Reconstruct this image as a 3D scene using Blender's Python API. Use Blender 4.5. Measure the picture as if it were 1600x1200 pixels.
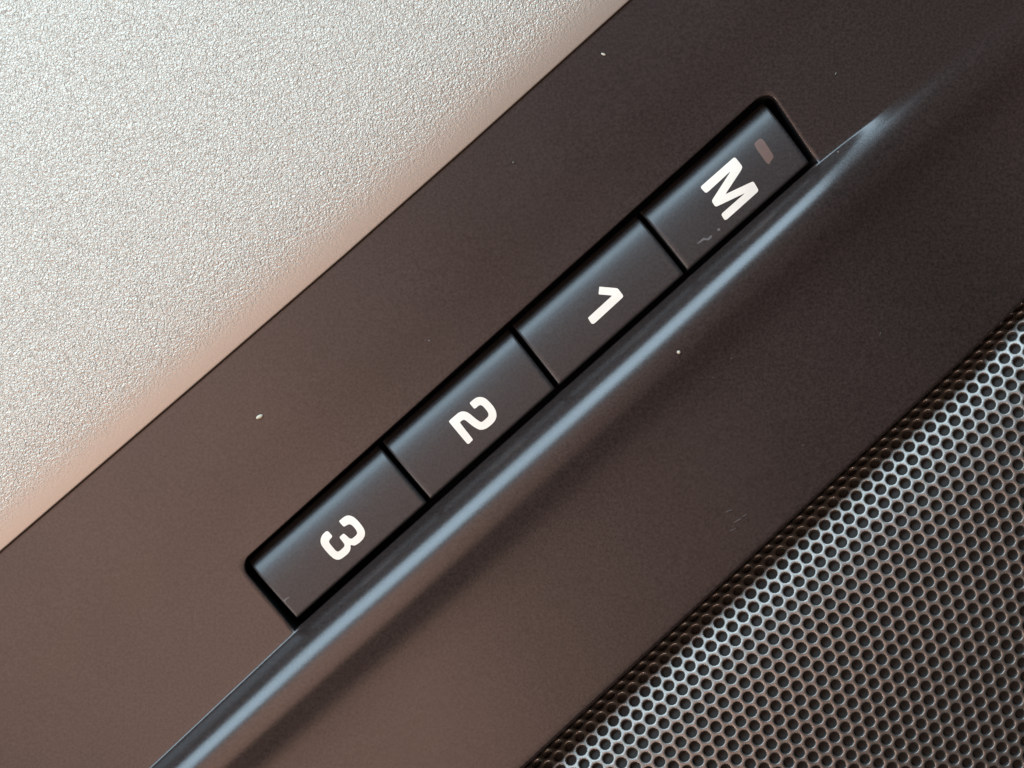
import bpy, bmesh, math, random
import numpy as np
from mathutils import Vector, noise as mnoise

for o in list(bpy.data.objects):
    bpy.data.objects.remove(o)
sc = bpy.context.scene
random.seed(7)

# ------------------------------------------------------------------ frame
# One drawing unit ("px") is 0.075 mm.  u runs along the row of buttons,
# v across it towards the silver trim, z out of the door.
S = 0.075e-3
ANG = math.radians(41.65)
CA, SA = math.cos(ANG), math.sin(ANG)

def W(u, v, z=0.0):
    return Vector(((u * CA - v * SA) * S, (u * SA + v * CA) * S, z * S))

def UV(x, y):
    dx, dy = x - 800.0, 600.0 - y
    return (dx * CA + dy * SA, -dx * SA + dy * CA)

# ------------------------------------------------------------------ camera
cam = bpy.data.cameras.new('camera')
cam.sensor_width = 36.0
cam.lens = 90.0
cam.clip_start = 0.01
cam.clip_end = 20.0
co = bpy.data.objects.new('camera', cam)
sc.collection.objects.link(co)
co.location = (0, 0, 0.300)
sc.camera = co
cam.dof.use_dof = True
cam.dof.focus_distance = 0.2995
cam.dof.aperture_fstop = 16.0

# ------------------------------------------------------------------ light
world = bpy.data.worlds.new('World')
sc.world = world
world.use_nodes = True
bg = world.node_tree.nodes['Background']
bg.inputs['Color'].default_value = (1.0, 0.78, 0.66, 1)
bg.inputs['Strength'].default_value = 0.05

def area(name, az_uv, polar, dist, sx, sy, power, col):
    """az_uv: direction in the u,v plane, degrees from +u towards +v."""
    a = math.radians(az_uv)
    p = math.radians(polar)
    d = Vector((math.cos(a) * math.sin(p), math.sin(a) * math.sin(p), math.cos(p)))
    wd = Vector((d.x * CA - d.y * SA, d.x * SA + d.y * CA, d.z))
    l = bpy.data.lights.new(name, 'AREA')
    l.shape = 'RECTANGLE'
    l.size, l.size_y = sx, sy
    l.energy = power
    l.color = col
    o = bpy.data.objects.new(name, l)
    sc.collection.objects.link(o)
    o.location = wd * dist
    o.rotation_euler = (-wd).to_track_quat('-Z', 'Y').to_euler()
    return o

area('window_light', 92, 50, 0.75, 0.80, 0.34, 11.0, (0.60, 0.83, 1.0))
area('cabin_light', 176, 14, 0.70, 0.64, 0.26, 1.9, (1.0, 0.595, 0.445))
area('side_light', 182, 58, 0.60, 0.13, 0.13, 1.9, (1.0, 0.80, 0.70))

vs = sc.view_settings
vs.view_transform = 'Standard'
vs.look = 'None'
vs.exposure = 0.0
vs.gamma = 1.0
vs.use_curve_mapping = False
sc.render.engine = 'CYCLES'

# ------------------------------------------------------------------ materials
def mat(name):
    m = bpy.data.materials.new(name)
    m.use_nodes = True
    nt = m.node_tree
    return m, nt, nt.nodes['Principled BSDF']

def nd(nt, typ, **kw):
    n = nt.nodes.new(typ)
    for k, v in kw.items():
        if k in n.inputs:
            n.inputs[k].default_value = v
        else:
            setattr(n, k, v)
    return n

def plastic(name, col, rough, grain=1600.0, bump=0.10, var=0.12, spec=0.5, metal=0.0):
    m, nt, b = mat(name)
    L = nt.links.new
    tc = nd(nt, 'ShaderNodeTexCoord')
    n1 = nd(nt, 'ShaderNodeTexNoise', Scale=grain, Detail=3.0, Roughness=0.6)
    L(tc.outputs['Object'], n1.inputs['Vector'])
    n2 = nd(nt, 'ShaderNodeTexNoise', Scale=55.0, Detail=5.0, Roughness=0.6)
    L(tc.outputs['Object'], n2.inputs['Vector'])
    bp = nd(nt, 'ShaderNodeBump', Strength=bump, Distance=0.00006)
    L(n1.outputs['Fac'], bp.inputs['Height'])
    L(bp.outputs['Normal'], b.inputs['Normal'])
    mr = nd(nt, 'ShaderNodeMapRange')
    mr.inputs['To Min'].default_value = rough - 0.05
    mr.inputs['To Max'].default_value = rough + 0.07
    L(n2.outputs['Fac'], mr.inputs['Value'])
    L(mr.outputs['Result'], b.inputs['Roughness'])
    mx = nd(nt, 'ShaderNodeMapRange')
    mx.inputs['From Min'].default_value = 0.3
    mx.inputs['From Max'].default_value = 0.7
    mx.inputs['To Min'].default_value = 1 - var
    mx.inputs['To Max'].default_value = 1 + var
    L(n1.outputs['Fac'], mx.inputs['Value'])
    vm = nd(nt, 'ShaderNodeVectorMath', operation='SCALE')
    vm.inputs[0].default_value = col
    L(mx.outputs['Result'], vm.inputs['Scale'])
    L(vm.outputs['Vector'], b.inputs['Base Color'])
    b.inputs['Specular IOR Level'].default_value = spec
    b.inputs['Metallic'].default_value = metal
    return m

M_PANEL = plastic('soft_brown_black_plastic', (0.0255, 0.0180, 0.0160), 0.28, grain=3000.0, bump=0.12, var=0.42)
M_BUTTON = plastic('button_plastic', (0.0195, 0.0170, 0.0170), 0.42, grain=3200.0, bump=0.16, var=0.4)

def silver_mat():
    m, nt, b = mat('grained_silver_paint')
    L = nt.links.new
    tc = nd(nt, 'ShaderNodeTexCoord')
    n1 = nd(nt, 'ShaderNodeTexNoise', Scale=4000.0, Detail=0.6, Roughness=0.4, Distortion=0.9)
    L(tc.outputs['Object'], n1.inputs['Vector'])
    n2 = nd(nt, 'ShaderNodeTexNoise', Scale=5200.0, Detail=1.0)
    L(tc.outputs['Object'], n2.inputs['Vector'])
    add = nd(nt, 'ShaderNodeMath', operation='MULTIPLY_ADD')
    add.inputs[1].default_value = 0.18
    L(n2.outputs['Fac'], add.inputs[0])
    L(n1.outputs['Fac'], add.inputs[2])
    bp = nd(nt, 'ShaderNodeBump', Strength=0.9, Distance=0.00016)
    at = nd(nt, 'ShaderNodeAttribute', attribute_name='grain')
    L(at.outputs['Fac'], bp.inputs['Strength'])
    L(add.outputs['Value'], bp.inputs['Height'])
    L(bp.outputs['Normal'], b.inputs['Normal'])
    b.inputs['Base Color'].default_value = (0.375, 0.327, 0.274, 1)
    b.inputs['Metallic'].default_value = 0.7
    b.inputs['Roughness'].default_value = 0.46
    return m

M_SILVER = silver_mat()

def simple(name, col, rough, metallic=0.0, grain=0.0):
    m, nt, b = mat(name)
    b.inputs['Roughness'].default_value = rough
    b.inputs['Metallic'].default_value = metallic
    tc = nd(nt, 'ShaderNodeTexCoord')
    n = nd(nt, 'ShaderNodeTexNoise', Scale=grain or 900.0, Detail=3.0)
    nt.links.new(tc.outputs['Object'], n.inputs['Vector'])
    r = nd(nt, 'ShaderNodeMapRange')
    r.inputs['To Min'].default_value = 0.82
    r.inputs['To Max'].default_value = 1.18
    nt.links.new(n.outputs['Fac'], r.inputs['Value'])
    v = nd(nt, 'ShaderNodeVectorMath', operation='SCALE')
    v.inputs[0].default_value = col
    nt.links.new(r.outputs['Result'], v.inputs['Scale'])
    nt.links.new(v.outputs['Vector'], b.inputs['Base Color'])
    return m

M_GRILLE = plastic('coated_grille_metal', (0.180, 0.165, 0.150), 0.42, grain=2500.0, bump=0.12, metal=0.82)
M_CLOTH = simple('speaker_cloth', (0.020, 0.019, 0.017), 0.9, grain=2500.0)
M_WHITE = simple('white_print', (0.74, 0.68, 0.59), 0.5, grain=300.0)
M_LAMP = simple('tinted_lens', (0.13, 0.085, 0.072), 0.35, grain=600.0)
M_SCUFF = simple('scuffed_plastic', (0.10, 0.092, 0.09), 0.6, grain=2500.0)
M_DUST = simple('pale_dust', (0.52, 0.48, 0.38), 0.8, grain=2500.0)

M_WELL_SHADE = simple('well_shade_black', (0.010, 0.010, 0.011), 0.95)  # near-black colour stands in for the shade in the gaps around the buttons
M_WELL_SHADE.node_tree.nodes['Principled BSDF'].inputs['Specular IOR Level'].default_value = 0.1
M_SMEAR = simple('rubbed_plastic', (0.060, 0.050, 0.047), 0.5, grain=2500.0)
M_LINT = simple('grey_lint', (0.13, 0.12, 0.115), 0.8, grain=2500.0)

# ------------------------------------------------------------------ helpers
def link(name, verts, faces, m, parent=None, smooth=True, sharp=None):
    me = bpy.data.meshes.new(name)
    me.from_pydata([tuple(v) for v in verts], [], faces)
    me.validate()
    bm = bmesh.new()
    bm.from_mesh(me)
    bmesh.ops.recalc_face_normals(bm, faces=bm.faces)
    bm.to_mesh(me)
    bm.free()
    if smooth:
        me.polygons.foreach_set('use_smooth', [True] * len(me.polygons))
    me.materials.append(m)
    o = bpy.data.objects.new(name, me)
    sc.collection.objects.link(o)
    if parent:
        o.parent = parent
    return o

def tag(o, label, cat, group=None, kind=None):
    o['label'] = label
    o['category'] = cat
    if group:
        o['group'] = group
    if kind:
        o['kind'] = kind
    return o

def sstep(a, b, x):
    t = np.clip((x - a) / (b - a), 0, 1)
    return t * t * (3 - 2 * t)

# ------------------------------------------------------------------ door panel
HU0, HU1, HV0, HV1, HR = -511.0, 588.0, -61.0, 77.0, 24.0     # opening for the buttons
# height profile of the raised rib below the buttons, from its tilt angles
_x = np.linspace(0, 1.6, 641)
_t = np.interp(_x, [0, 0.09, 0.28, 0.42, 0.56, 0.78, 1.0, 1.25, 1.6], [0, 66, 60, 46, 33, 23, 11, 3, 0])
_t2 = np.interp(_x, [0, 0.2, 0.52, 0.75, 1.0, 1.3, 1.6], [0, 6, 22, 19, 10, 2, 0])
_F2 = np.concatenate([[0], np.cumsum(np.tan(np.radians((_t2[1:] + _t2[:-1]) / 2)) * np.diff(_x))])
_F = np.concatenate([[0], np.cumsum(np.tan(np.radians((_t[1:] + _t[:-1]) / 2)) * np.diff(_x))])
_vb = np.linspace(-80, -470, 781)
_tb = np.interp(-_vb, [80, 118, 132, 152, 172, 200, 250, 330, 440, 470],
                [0, 0, -3, -15, -15, -8, -3.5, -2.5, -4, -6])
_G = np.concatenate([[0], np.cumsum(np.tan(np.radians((_tb[1:] + _tb[:-1]) / 2)) * np.abs(np.diff(_vb)))])
# gentle waviness of the upper face
_vu = np.linspace(-70, 380, 226)
_tu = np.interp(_vu, [-70, 60, 100, 150, 220, 330, 380], [0, 0.8, 0, -3, 0.5, 2.5, 2.0])
_Uh = -np.concatenate([[0], np.cumsum(np.tan(np.radians((_tu[1:] + _tu[:-1]) / 2)) * np.diff(_vu))])

def sm(u, xs, ys, sg=6.0):
    g = np.linspace(-1500, 1500, 601)
    y = np.interp(g, xs, ys)
    n = int(sg * 2.7)
    k = np.exp(-0.5 * (np.arange(-n, n + 1) / sg) ** 2)
    y = np.convolve(np.pad(y, n, 'edge'), k / k.sum(), 'valid')
    return np.interp(u, g, y)

# beside the buttons the rib's front runs on down into the opening, without the fillet
_t3 = np.interp(_x, [0, 0.12, 0.28, 0.42, 1.6], [69, 67, 60, 46, 0])
_d3 = np.where(_x < 0.42, np.tan(np.radians(_t3)) - np.tan(np.radians(_t)), 0)
_c3 = np.concatenate([[0], np.cumsum((_d3[1:] + _d3[:-1]) / 2 * np.diff(_x))])
_F3 = _c3 - _c3[-1]

def sm2(u):
    return sstep(HU0 + 2, HU0 + 30, u) * sstep(HU1 - 2, HU1 - 30, u)

def v_crease(u):
    return sm(u, [-1400, -820, -500, 560, 620, 700, 780, 860, 1400],
                     [-76, -71, -62, -58, -60, -64, -65, -70, -74])

def w_rib(u):
    return sm(u, [-1400, -820, -300, 200, 560, 660, 740, 800, 850, 900, 1400],
                     [54, 52, 58, 56, 47, 42, 39, 37, 36, 36, 36], 12.0)

def rib_amp(u):
    return sm(u, [-1400, 560, 660, 740, 800, 850, 880, 1400], [1, 1, 0.9, 0.68, 0.42, 0.26, 0.16, 0], 12.0)

def back_amp(u):
    return sm(u, [-1400, 700, 800, 900, 1000, 1400], [1, 1, 1, 0.8, 0.4, 0.1])

def h_panel(u, v):
    w = w_rib(u)
    x = (v_crease(u) - v) / w
    ins = sm2(u)
    x = np.clip(x, 0, 1.6)
    kb = sm(u, [-1400, 575, 705, 1400], [0, 0, 1, 1], 12.0)
    lowlip = np.where(v < -40, np.interp(x, _x, _F3), 0) * ins * w
    z = lowlip + rib_amp(u) * w * (np.interp(x, _x, _F) * (1 - kb) + np.interp(x, _x, _F2) * kb)
    z += back_amp(u) * np.interp(-v, -_vb, _G) * (v < -80)
    z += np.interp(v, _vu, _Uh) * (v > -70)
    return z

def v_silver(u):
    return np.interp(u, [-1400, -774, -600, -368, -61, 200, 535, 1400],
                     [350, 334, 331, 327, 322.5, 322, 324, 332])

def v_grille(u):
    return -445 + 0.020 * u


def make_panel():
    # columns
    cols = list(np.arange(-1400, HU0 - 30, 14.0)) + [HU0 - 26, HU0 - 14, HU0 - 6]
    iu0 = len(cols)
    arc = [HR * (1 - math.cos(math.radians(a))) for a in (0, 12, 24, 36, 48, 60, 72, 82, 90)]
    cols += [HU0 + d for d in arc]
    cols += list(np.arange(HU0 + HR + 10, HU1 - HR - 4, 12.0))
    cols += [HU1 - d for d in arc[::-1]]
    iu1 = len(cols) - 1
    cols += [HU1 + 6, HU1 + 14, HU1 + 26] + list(np.arange(HU1 + 40, 1401, 14.0))
    rows = list(np.linspace(-445, -250, 26)) + list(np.arange(-244, -124, 4.0)) \
        + list(np.arange(-123, HV0 - 0.5, 1.5))
    iv0 = len(rows)
    rows += [HV0] + list(np.linspace(HV0 + 12, HV1 - HR - 4, 6))
    iv1 = len(rows)
    rows += [HV1] + [HV1 + 4, HV1 + 10] + list(np.arange(HV1 + 20, 318, 8.0)) + [320.0, 322.0]
    nu, nv = len(cols), len(rows)
    verts = np.zeros((nv, nu, 3))
    VC = v_crease(np.array(cols))
    for j, v in enumerate(rows):
        for i, u in enumerate(cols):
            vv = v
            if v < -260:
                vv += (v_grille(u) + 445) * min(1, (-260 - v) / 185.0)
            if v > 180:
                vv += (v_silver(u) - 322) * min(1, (v - 180) / 142.0)
            vv += np.interp(v, [-70, HV0, HV1, 180], [0, 0, 1, 0]) * np.interp(u, [HU0, HU1], [-3.0, 3.5])
            vv += (VC[i] - HV0) * np.interp(v, [-210, -120, HV0, 0], [0, 1, 1, 0])   # rows follow the crease
            if j == iv1:
                d = min(u - HU0, HU1 - u)
                if 0 <= d < HR:
                    vv -= HR - math.sqrt(max(0, HR * HR - (HR - d) ** 2))
                elif d < 0:
                    vv -= HR * max(0, 1 + d / 60.0) ** 2
            f = np.clip((vv + 58) / 132.0, 0, 1)
            uu = u + 19 * f * math.exp(-abs(u - HU1) / 70.0) + 3 * f * math.exp(-abs(u - HU0) / 70.0)
            verts[j, i] = (uu, vv, 0)
    verts[:, :, 2] = h_panel(verts[:, :, 0], verts[:, :, 1])
    # inside the opening the lower rim keeps the level of the upper face
    pts = [W(*p) for p in verts.reshape(-1, 3)]
    idx = lambda j, i: j * nu + i
    faces = []
    for j in range(nv - 1):
        for i in range(nu - 1):
            if iv0 <= j < iv1 and iu0 <= i < iu1:
                continue
            faces.append((idx(j, i), idx(j, i + 1), idx(j + 1, i + 1), idx(j + 1, i)))
    # drop unused interior verts later (validate keeps them; remove via remap)
    loop = [(iv0, i) for i in range(iu0, iu1)] + [(j, iu1) for j in range(iv0, iv1)] \
        + [(iv1, i) for i in range(iu1, iu0, -1)] + [(j, iu0) for j in range(iv1, iv0, -1)]
    L2 = np.array([verts[j, i] for j, i in loop])
    n = len(L2)
    nrm = np.zeros((n, 2))
    for k in range(n):
        t = L2[(k + 1) % n][:2] - L2[k - 1][:2]
        t /= np.linalg.norm(t)
        nrm[k] = (-t[1], t[0])
    prev = [idx(j, i) for j, i in loop]
    hfaces = []
    for off, dz in ((0.5, -0.15), (1.1, -0.6), (1.6, -1.5), (1.9, -3.0), (1.7, -6.0), (-4.0, -165)):
        cur = []
        for k in range(n):
            p = L2[k][:2] + nrm[k] * off
            cur.append(len(pts))
            zz = L2[k][2] + dz if dz > -50 else dz
            if k < iu1 - iu0 + 1 and dz > -50:       # lower rim: the rib runs straight down into the opening
                p = L2[k][:2] + nrm[k] * 0.12 * (-dz)
                zz = L2[k][2] + 2.2 * dz
            pts.append(W(p[0], p[1], zz))
        for k in range(n):
            a, b = k, (k + 1) % n
            (faces if dz > -50 else hfaces).append((prev[a], prev[b], cur[b], cur[a]))
        prev = cur
    fl = []
    for k in prev:
        fl.append(len(pts))
        pts.append(Vector((pts[k].x, pts[k].y, -165 * S)))
    hfaces.append(tuple(fl))
    # turned-down edges: at the grille (rounded) and at the silver trim
    def skirt(j, steps, sgn):
        prev = [idx(j, i) for i in range(nu)]
        for off, dz in steps:
            cur = []
            for i in range(nu):
                p = verts[j, i]
                cur.append(len(pts))
                pts.append(W(p[0], p[1] + sgn * off, p[2] + dz))
            for i in range(nu - 1):
                faces.append((prev[i], prev[i + 1], cur[i + 1], cur[i]))
            prev = cur
    skirt(0, ((1.5, -0.3), (3, -1.2), (4.4, -2.8), (5.2, -5.0), (5.6, -8), (6.0, -110)), -1)
    skirt(nv - 1, ((0.5, -0.2), (0.9, -0.8), (1.1, -2), (1.3, -60)), 1)
    def sub(name, fs, m, parent=None):
        used = sorted({k for f in fs for k in f})
        rm = {k: q for q, k in enumerate(used)}
        return link(name, [pts[k] for k in used], [tuple(rm[k] for k in f) for f in fs], m, parent)
    o = sub('door_panel', faces, M_PANEL)
    h = sub('shaded_button_well', hfaces, M_WELL_SHADE, o)
    h['label'] = 'well around the buttons, coloured black in place of shade'
    return o

panel = make_panel()
_sv = [W(u, v, z) for z in (-300, -304) for u, v in ((-1390, -1100), (1390, -1100), (1390, 1390), (-1390, 1390))]  # unseen plate added under everything to block world light from below
link('light_block_plate', _sv, [(0, 1, 2, 3), (7, 6, 5, 4), (0, 4, 5, 1), (1, 5, 6, 2), (2, 6, 7, 3), (3, 7, 4, 0)], M_CLOTH, panel,
     smooth=False)
tag(panel, 'dark brown-black soft plastic door panel with a raised rib below the row of buttons', 'door panel', kind='thing')

# ------------------------------------------------------------------ silver trim
def make_silver():
    ds = [0, 0.6, 1.5, 3, 5, 8, 12, 18, 26, 36, 48, 62, 78, 96, 116, 140, 170, 210, 260, 330, 420, 540, 700, 900, 1100]
    dd = np.linspace(0, 1100, 1101)
    tt = np.interp(dd, [0, 20, 60, 110, 170, 300, 600, 1100], [-5, -2, 1.5, 5, 6.5, 7.2, 7.8, 8.5])
    hh = -np.concatenate([[0], np.cumsum(np.tan(np.radians((tt[1:] + tt[:-1]) / 2)) * np.diff(dd))])
    us = np.arange(-1400, 1401, 20.0)
    verts, faces = [], []
    prof = [(1.6, -60), (1.6, 1.0), (1.8, 2.2), (2.3, 3.0), (3.2, 3.5)] + \
           [(4.5 + d, 3.6 + float(np.interp(d, dd, hh))) for d in ds]
    n = len(prof)
    for u in us:
        ve = float(v_silver(u))
        for off, z in prof:
            verts.append(W(u, ve + off, z))
    for i in range(len(us) - 1):
        for k in range(n - 1):
            a = i * n + k
            faces.append((a, a + 1, a + n + 1, a + n))
    o = link('silver_trim', verts, faces, M_SILVER)
    g = o.data.attributes.new('grain', 'FLOAT', 'POINT')
    gv = [0.04] * 5 + [0.05 + 0.72 * float(sstep(4, 85, d)) for d in ds]
    g.data.foreach_set('value', gv * len(us))
    return o

tag(make_silver(), 'pale silver grained trim panel with a smooth rolled edge beside the dark door panel', 'trim panel', kind='thing')

# ------------------------------------------------------------------ buttons
BV0, BV1 = -50.0, 68.5
_bv = np.linspace(-60, 80, 281)
_bt = np.interp(_bv, [-60, -46, -20, 5, 25, 40, 49, 55, 61, 68, 80], [-1, 0, 1.5, 4.5, 9, 16, 25, 36, 52, 66, 70])
_bh = -np.concatenate([[0], np.cumsum(np.tan(np.radians((_bt[1:] + _bt[:-1]) / 2)) * np.diff(_bv))])

def h_button(v):
    return np.interp(v, _bv, _bh) + 1.0

def make_button(ulb, ult, urb, urt, mark):
    r = 4.0
    e = [0, 0.2, 0.65, 1.4, 2.5, 4.0]
    vs_ = [BV0 + d for d in e] + list(np.linspace(BV0 + 8, 30, 12)) + list(np.arange(33, 66, 2.5)) + [66.5, BV1]
    ts = e + list(np.linspace(8, 92, 9)) + [100 - d for d in e[::-1]]
    verts, faces = [], []
    nu, nv = len(ts), len(vs_)
    def pos(t, v):
        f = (v - BV0) / (BV1 - BV0)
        ul = ulb + (ult - ulb) * f
        ur = urb + (urt - urb) * f
        ln = ur - ul
        if t <= 10:
            return ul + t, t
        if t >= 90:
            return ur - (100 - t), 100 - t
        return ul + 10 + (ln - 20) * (t - 10) / 80.0, 50
    def cham(d):
        return float(np.interp(d, [0, 0.2, 0.65, 2.5, 4.0], [2.9, 2.3, 1.75, 0.4, 0]))
    def fil(d):
        d = min(max(d, 0), r)
        return r - math.sqrt(max(0, r * r - (r - d) ** 2))
    for t in ts:
        for v in vs_:
            u, du = pos(t, v)
            z = h_button(v) - cham(du) - fil(v - BV0)
            verts.append(W(u, v, z))
    for i in range(nu - 1):
        for j in range(nv - 1):
            a = i * nv + j
            faces.append((a, a + 1, a + nv + 1, a + nv))
    loop = [i * nv for i in range(nu)] + [(nu - 1) * nv + j for j in range(1, nv)] \
        + [i * nv + nv - 1 for i in range(nu - 2, -1, -1)] + [j for j in range(nv - 2, 0, -1)]
    low = []
    for k in loop:
        p = verts[k].copy()
        p.z = -125 * S
        low.append(len(verts))
        verts.append(p)
    n = len(loop)
    for k in range(n):
        faces.append((loop[k], loop[(k + 1) % n], low[(k + 1) % n], low[k]))
    faces.append(tuple(low))
    return link('memory_button', verts, faces, M_BUTTON)

def flat_mark(name, pxpts, m, parent, lift=0.9, rounds=2, thick=1.4, inset=0.0):
    """a thin raised print that follows the button's top"""
    p = [Vector((*UV(x, y), 0)) for x, y in pxpts]
    if inset:                                    # printed edge sits just inside the traced glow
        ar = sum(p[k - 1].x * p[k].y - p[k].x * p[k - 1].y for k in range(len(p)))
        sg = 1 if ar > 0 else -1
        q = []
        for k in range(len(p)):
            e1 = (p[k] - p[k - 1]).normalized()
            e2 = (p[(k + 1) % len(p)] - p[k]).normalized()
            n1 = Vector((-e1.y, e1.x, 0)) * sg
            n2 = Vector((-e2.y, e2.x, 0)) * sg
            q.append(p[k] + (n1 + n2).normalized() * inset)
        p = q
    for _ in range(rounds):                      # soften the corners a little
        q = []
        for k in range(len(p)):
            a, b = p[k], p[(k + 1) % len(p)]
            d = (b - a).length
            c = min(0.25, 1.3 / max(d, 0.01))
            q += [a.lerp(b, c), a.lerp(b, 1 - c)]
        p = q
    bm = bmesh.new()
    vv = [bm.verts.new(c) for c in p]
    es = [bm.edges.new((vv[k], vv[(k + 1) % len(vv)])) for k in range(len(vv))]
    bmesh.ops.triangle_fill(bm, use_beauty=True, edges=es)
    long_e = [e for e in bm.edges if e.calc_length() > 9]
    bmesh.ops.subdivide_edges(bm, edges=long_e, cuts=2)
    bmesh.ops.triangulate(bm, faces=bm.faces[:])
    bmesh.ops.recalc_face_normals(bm, faces=bm.faces)
    if sum(f.normal.z for f in bm.faces) < 0:
        bmesh.ops.reverse_faces(bm, faces=bm.faces[:])
    ex = bmesh.ops.extrude_face_region(bm, geom=bm.faces[:])
    top = {g for g in ex['geom'] if isinstance(g, bmesh.types.BMVert)}
    for v in bm.verts:
        z = float(h_button(v.co.y)) + (lift if v in top else lift - thick)
        v.co = W(v.co.x, v.co.y, z)
    bmesh.ops.recalc_face_normals(bm, faces=bm.faces)
    me = bpy.data.meshes.new(name)
    bm.to_mesh(me)
    bm.free()
    me.materials.append(m)
    o = bpy.data.objects.new(name, me)
    sc.collection.objects.link(o)
    o.parent = parent
    return o

def tr(pts, ox, oy, s):
    return [(ox + x / s, oy + y / s) for x, y in pts]

G_M = tr([(165, 565), (170, 548), (720, 64), (745, 58), (770, 72), (870, 205), (876, 235), (860, 280), (585, 690),
          (1035, 476), (1058, 476), (1078, 495), (1142, 605), (1146, 632), (1132, 660), (612, 1126), (580, 1138),
          (555, 1125), (517, 1062), (512, 1035), (525, 1012), (915, 675), (445, 903), (415, 905), (395, 892),
          (352, 825), (352, 790), (672, 300), (282, 662), (250, 672), (225, 655), (166, 588)], 1080, 240, 10.908)
G_1 = tr([(483, 232), (500, 232), (845, 264), (870, 272), (890, 290), (980, 410), (988, 440), (975, 470), (390, 1008),
          (355, 1022), (318, 1016), (255, 915), (246, 890), (260, 868), (750, 425), (485, 406), (468, 398), (466, 380)],
         900, 430, 13.33)
G_2 = tr([(580, 260), (600, 235), (690, 160), (740, 138), (790, 129), (860, 137), (930, 170), (1000, 235), (1080, 325),
          (1130, 410), (1150, 490), (1148, 560), (1115, 640), (1050, 710), (960, 785), (880, 820), (800, 828),
          (730, 800), (650, 750), (560, 680), (510, 635), (465, 615), (425, 630), (383, 668), (650, 1005), (656, 1030),
          (642, 1050), (580, 1112), (550, 1122), (520, 1105), (150, 662), (150, 630), (340, 465), (400, 435), (460, 430),
          (530, 445), (600, 490), (700, 575), (790, 640), (825, 655), (860, 640), (960, 550), (976, 500), (950, 440),
          (870, 345), (820, 308), (780, 318), (705, 383), (675, 385), (590, 290)], 690, 610, 13.33)
G_3 = tr([(585, 260), (620, 225), (700, 160), (770, 132), (840, 138), (910, 170), (990, 240), (1070, 335), (1125, 420),
          (1145, 490), (1140, 560), (1100, 640), (1020, 715), (940, 765), (890, 770), (838, 750), (846, 810), (830, 880),
          (780, 945), (700, 1010), (620, 1060), (560, 1068), (490, 1045), (400, 970), (300, 860), (230, 770), (205, 700),
          (205, 630), (235, 550), (290, 490), (330, 462), (370, 462), (460, 560), (455, 592), (395, 660), (395, 700),
          (440, 760), (530, 865), (570, 890), (610, 870), (690, 800), (710, 760), (695, 720), (605, 610), (605, 580),
          (670, 520), (700, 510), (740, 540), (815, 610), (850, 620), (890, 600), (965, 530), (970, 490), (940, 430),
          (870, 350), (820, 325), (780, 335), (715, 375), (690, 375), (650, 340)], 485, 795, 13.33)

GROUP = 'row of seat memory buttons'
specs = [(( 323.8, 330.3, 577.0, 589.0), G_M, 'letter', 'black plastic button marked with a white letter M and a small reddish lamp'),
         ((  54.3,  61.8, 315.3, 321.8), G_1, 'numeral', 'black plastic button marked with a white numeral 1, between the M and 2 buttons'),
         ((-214.2, -212.2, 45.8, 53.3), G_2, 'numeral', 'black plastic button marked with a white numeral 2, between the 1 and 3 buttons'),
         ((-494.0, -495.0, -222.7, -220.7), G_3, 'numeral', 'black plastic button marked with a white numeral 3, at the row\'s lower left end')]
btns = []
for (a, b, c, d), glyph, nm, lab in specs:
    o = make_button(a, b, c, d, nm)
    tag(o, lab, 'button', GROUP)
    flat_mark(nm, glyph, M_WHITE, o, lift=0.6, inset=0.45)
    btns.append(o)
lamp = flat_mark('indicator_lamp', tr([(248, 335), (275, 290), (360, 212), (420, 225), (470, 290), (640, 560), (650, 610),
                                       (590, 700), (560, 760), (505, 735), (300, 440)], 1160, 200, 13.33), M_LAMP, btns[0],
                 lift=0.25)
lamp['label'] = 'small dull reddish indicator lamp window'
scf = flat_mark('scuff_mark', [(1088, 381), (1096, 374), (1099, 371), (1105, 373), (1111, 367), (1113, 370), (1107, 376),
                               (1100, 375), (1093, 380)], M_SCUFF, btns[0], lift=0.2, rounds=1, thick=0.8)
scf2 = flat_mark('scuff_mark', [(1120, 358), (1124, 356), (1126, 359), (1122, 362)], M_SCUFF, btns[0], lift=0.2, rounds=1,
                 thick=0.8)
scf3 = flat_mark('scuff_mark', [(443, 939), (446, 935), (453, 932), (452, 934), (447, 937), (446, 941)], M_SCUFF, btns[3],
                 lift=0.2, rounds=1, thick=0.8)

# ------------------------------------------------------------------ speaker grille
GA = math.atan(0.020)
def WG(p, q, z):
    """grille frame: p along its edge, q away from the edge (towards -v)"""
    u = p * math.cos(GA) + q * math.sin(GA)
    v = -445 + p * math.sin(GA) - q * math.cos(GA)
    return W(u, v, z)

_s = np.linspace(0, 1300, 2601)
_gt = np.interp(_s, [0, 14, 30, 44, 58, 90, 130, 165, 240, 400, 650, 1300],
                [68, 64, 54, 40, 29, 22, 16, 9, 1, -7, -14, -26])
_gq = 9 + np.concatenate([[0], np.cumsum(np.cos(np.radians(_gt[1:])) * np.diff(_s))])
_gz = -62 + np.concatenate([[0], np.cumsum(np.sin(np.radians(_gt[1:])) * np.diff(_s))])

def gpos(p, s, h):
    q = float(np.interp(s, _s, _gq)); z = float(np.interp(s, _s, _gz))
    t = math.radians(float(np.interp(s, _s, _gt)))
    # outward normal in (q, z)
    return WG(p, q - h * math.sin(t), z + h * math.cos(t))

PITCH = 22.6
ROW = PITCH * math.sqrt(3) / 2

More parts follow.
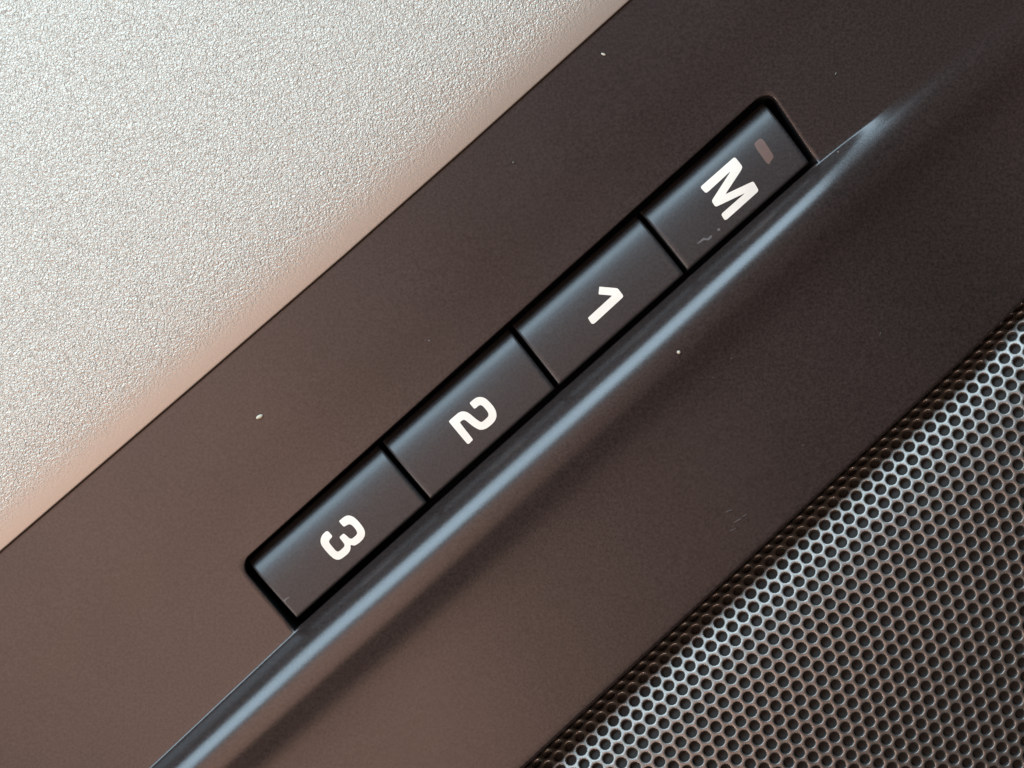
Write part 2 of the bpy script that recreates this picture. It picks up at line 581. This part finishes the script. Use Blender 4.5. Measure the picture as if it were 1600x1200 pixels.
def make_grille():
    root = bpy.data.objects.new('speaker_grille', None)
    sc.collection.objects.link(root)
    root.location = WG(300, 200, -20)
    tag(root, 'curved perforated dark metal speaker grille with a honeycomb of round holes', 'speaker grille')
    verts, faces = [], []
    cache = {}
    def hv(p, s):
        k = (round(p * 4), round(s * 4))
        if k not in cache:
            cache[k] = len(verts)
            verts.append(gpos(p, max(0, s), 0))
        return cache[k]
    HEXR = PITCH / math.sqrt(3)
    rings = [(10.0, -0.10), (9.2, -0.45), (8.6, -1.1), (8.2, -2.3), (8.1, -5.0), (8.05, -8.5)]
    nrow = 46
    for r in range(nrow):
        s0 = 6 + r * ROW
        for k in range(-60, 66):
            p0 = (k + 0.5 * (r % 2)) * PITCH + 4.0
            wx, wy, _ = WG(p0, float(np.interp(s0, _s, _gq)), 0) / S
            if wx > 1150 or wy < -920 or wx < -420 or wy > 420:
                continue
            hexv = []
            for a in range(12):
                ang = math.radians(30 * a + 0)
                # hexagon with flat sides facing the neighbours (0, 60, 120 ...)
                rr = HEXR if a % 2 else PITCH / 2
                hexv.append(hv(p0 + rr * math.cos(ang), s0 + rr * math.sin(ang)))
            jr = 1 + random.uniform(-0.02, 0.02)
            prev = hexv
            for rad, dz in rings:
                cur = []
                for a in range(12):
                    ang = math.radians(30 * a)
                    cur.append(len(verts))
                    verts.append(gpos(p0 + rad * jr * math.cos(ang), max(0, s0 + rad * jr * math.sin(ang)), dz))
                for a in range(12):
                    b = (a + 1) % 12
                    faces.append((prev[a], prev[b], cur[b], cur[a]))
                prev = cur
    off = root.location
    sheet = link('perforated_sheet', [v - off for v in verts], faces, M_GRILLE, root)
    # cloth behind the sheet
    verts, faces = [], []
    ps = np.arange(-1000, 1401, 40.0)
    ss = list(np.arange(0, 120, 6.0)) + list(np.arange(120, 960, 24.0))
    for p in ps:
        for s in ss:
            verts.append(gpos(p, s, -9.5) - off)
    n = len(ss)
    for i in range(len(ps) - 1):
        for j in range(n - 1):
            a = i * n + j
            faces.append((a, a + 1, a + n + 1, a + n))
    link('backing_cloth', verts, faces, M_CLOTH, root)
    return root

make_grille()

# ------------------------------------------------------------------ dust
def speck(x, y, ln, wd, ang, label, m=M_DUST):
    u, v = UV(x, y)
    z = float(h_panel(np.array(u), np.array(v)))
    bm = bmesh.new()
    bmesh.ops.create_icosphere(bm, subdivisions=2, radius=1.0)
    rnd = random.Random(int(x * 7 + y))
    for vt in bm.verts:
        k = 1 + 0.28 * mnoise.noise(vt.co * 1.6 + Vector((x, y, 0)))
        vt.co = Vector((vt.co.x * ln / 2 * k, vt.co.y * wd / 2 * k, vt.co.z * wd / 2.6 * k)) * S
    me = bpy.data.meshes.new('dust_speck')
    bm.to_mesh(me)
    bm.free()
    me.materials.append(m)
    me.polygons.foreach_set('use_smooth', [True] * len(me.polygons))
    o = bpy.data.objects.new('dust_speck', me)
    sc.collection.objects.link(o)
    o.location = W(u, v, z + wd / 3.2)
    o.rotation_euler = (0, 0, math.radians(ang))
    tag(o, label, 'dust', 'dust specks on the dark panel')

speck(406, 651, 11, 6.5, 25, 'largest cream dust speck on the panel, up-left of the button marked 3')
speck(943, 85, 8, 3.6, -20, 'short pale dust fibre on the panel near the upper end of the silver edge')
speck(1057, 551, 6, 5.5, 0, 'round dust speck on the dark panel just below the raised rib')
speck(802, 254, 3.6, 3, 10, 'tiny dust speck beside the silver edge, up-left of the button marked 1', M_LINT)
speck(1306, 115, 5, 2.4, 60, 'tiny dust speck on the panel to the right of the button marked M', M_LINT)
speck(671, 532, 3.8, 2.6, 0, 'tiny dust speck on the panel up-left of the button marked 2', M_LINT)
speck(1309, 238, 4, 3, 0, 'tiny dust speck on the rib beside the corner of the button marked M', M_LINT)

def scuff(x, y, ln, wd, ang):
    u, v = UV(x, y)
    z = float(h_panel(np.array(u), np.array(v)))
    bm = bmesh.new()
    bmesh.ops.create_icosphere(bm, subdivisions=2, radius=1.0)
    for vt in bm.verts:
        k = 1 + 0.5 * mnoise.noise(vt.co * 2.2 + Vector((x, y, 3)))
        vt.co = Vector((vt.co.x * ln / 2 * k, vt.co.y * wd / 2 * k, vt.co.z * 0.22)) * S
    me = bpy.data.meshes.new('scuff_mark')
    bm.to_mesh(me)
    bm.free()
    me.materials.append(M_SMEAR)
    me.polygons.foreach_set('use_smooth', [True] * len(me.polygons))
    o = bpy.data.objects.new('scuff_mark', me)
    sc.collection.objects.link(o)
    o.location = W(u, v, z)
    o.rotation_euler = (0, 0, math.radians(ang))
    o.parent = panel

for a in ((1136, 797, 16, 1.6, 20), (1150, 812, 20, 2.0, 28), (1143, 826, 13, 1.6, 24), (1161, 804, 11, 1.4, 35),
          (1252, 695, 7, 1.4, 10), (1372, 522, 8, 1.3, 80), (1139, 560, 6, 1.4, 0), (1111, 590, 7, 1.3, -20)):
    scuff(*a)
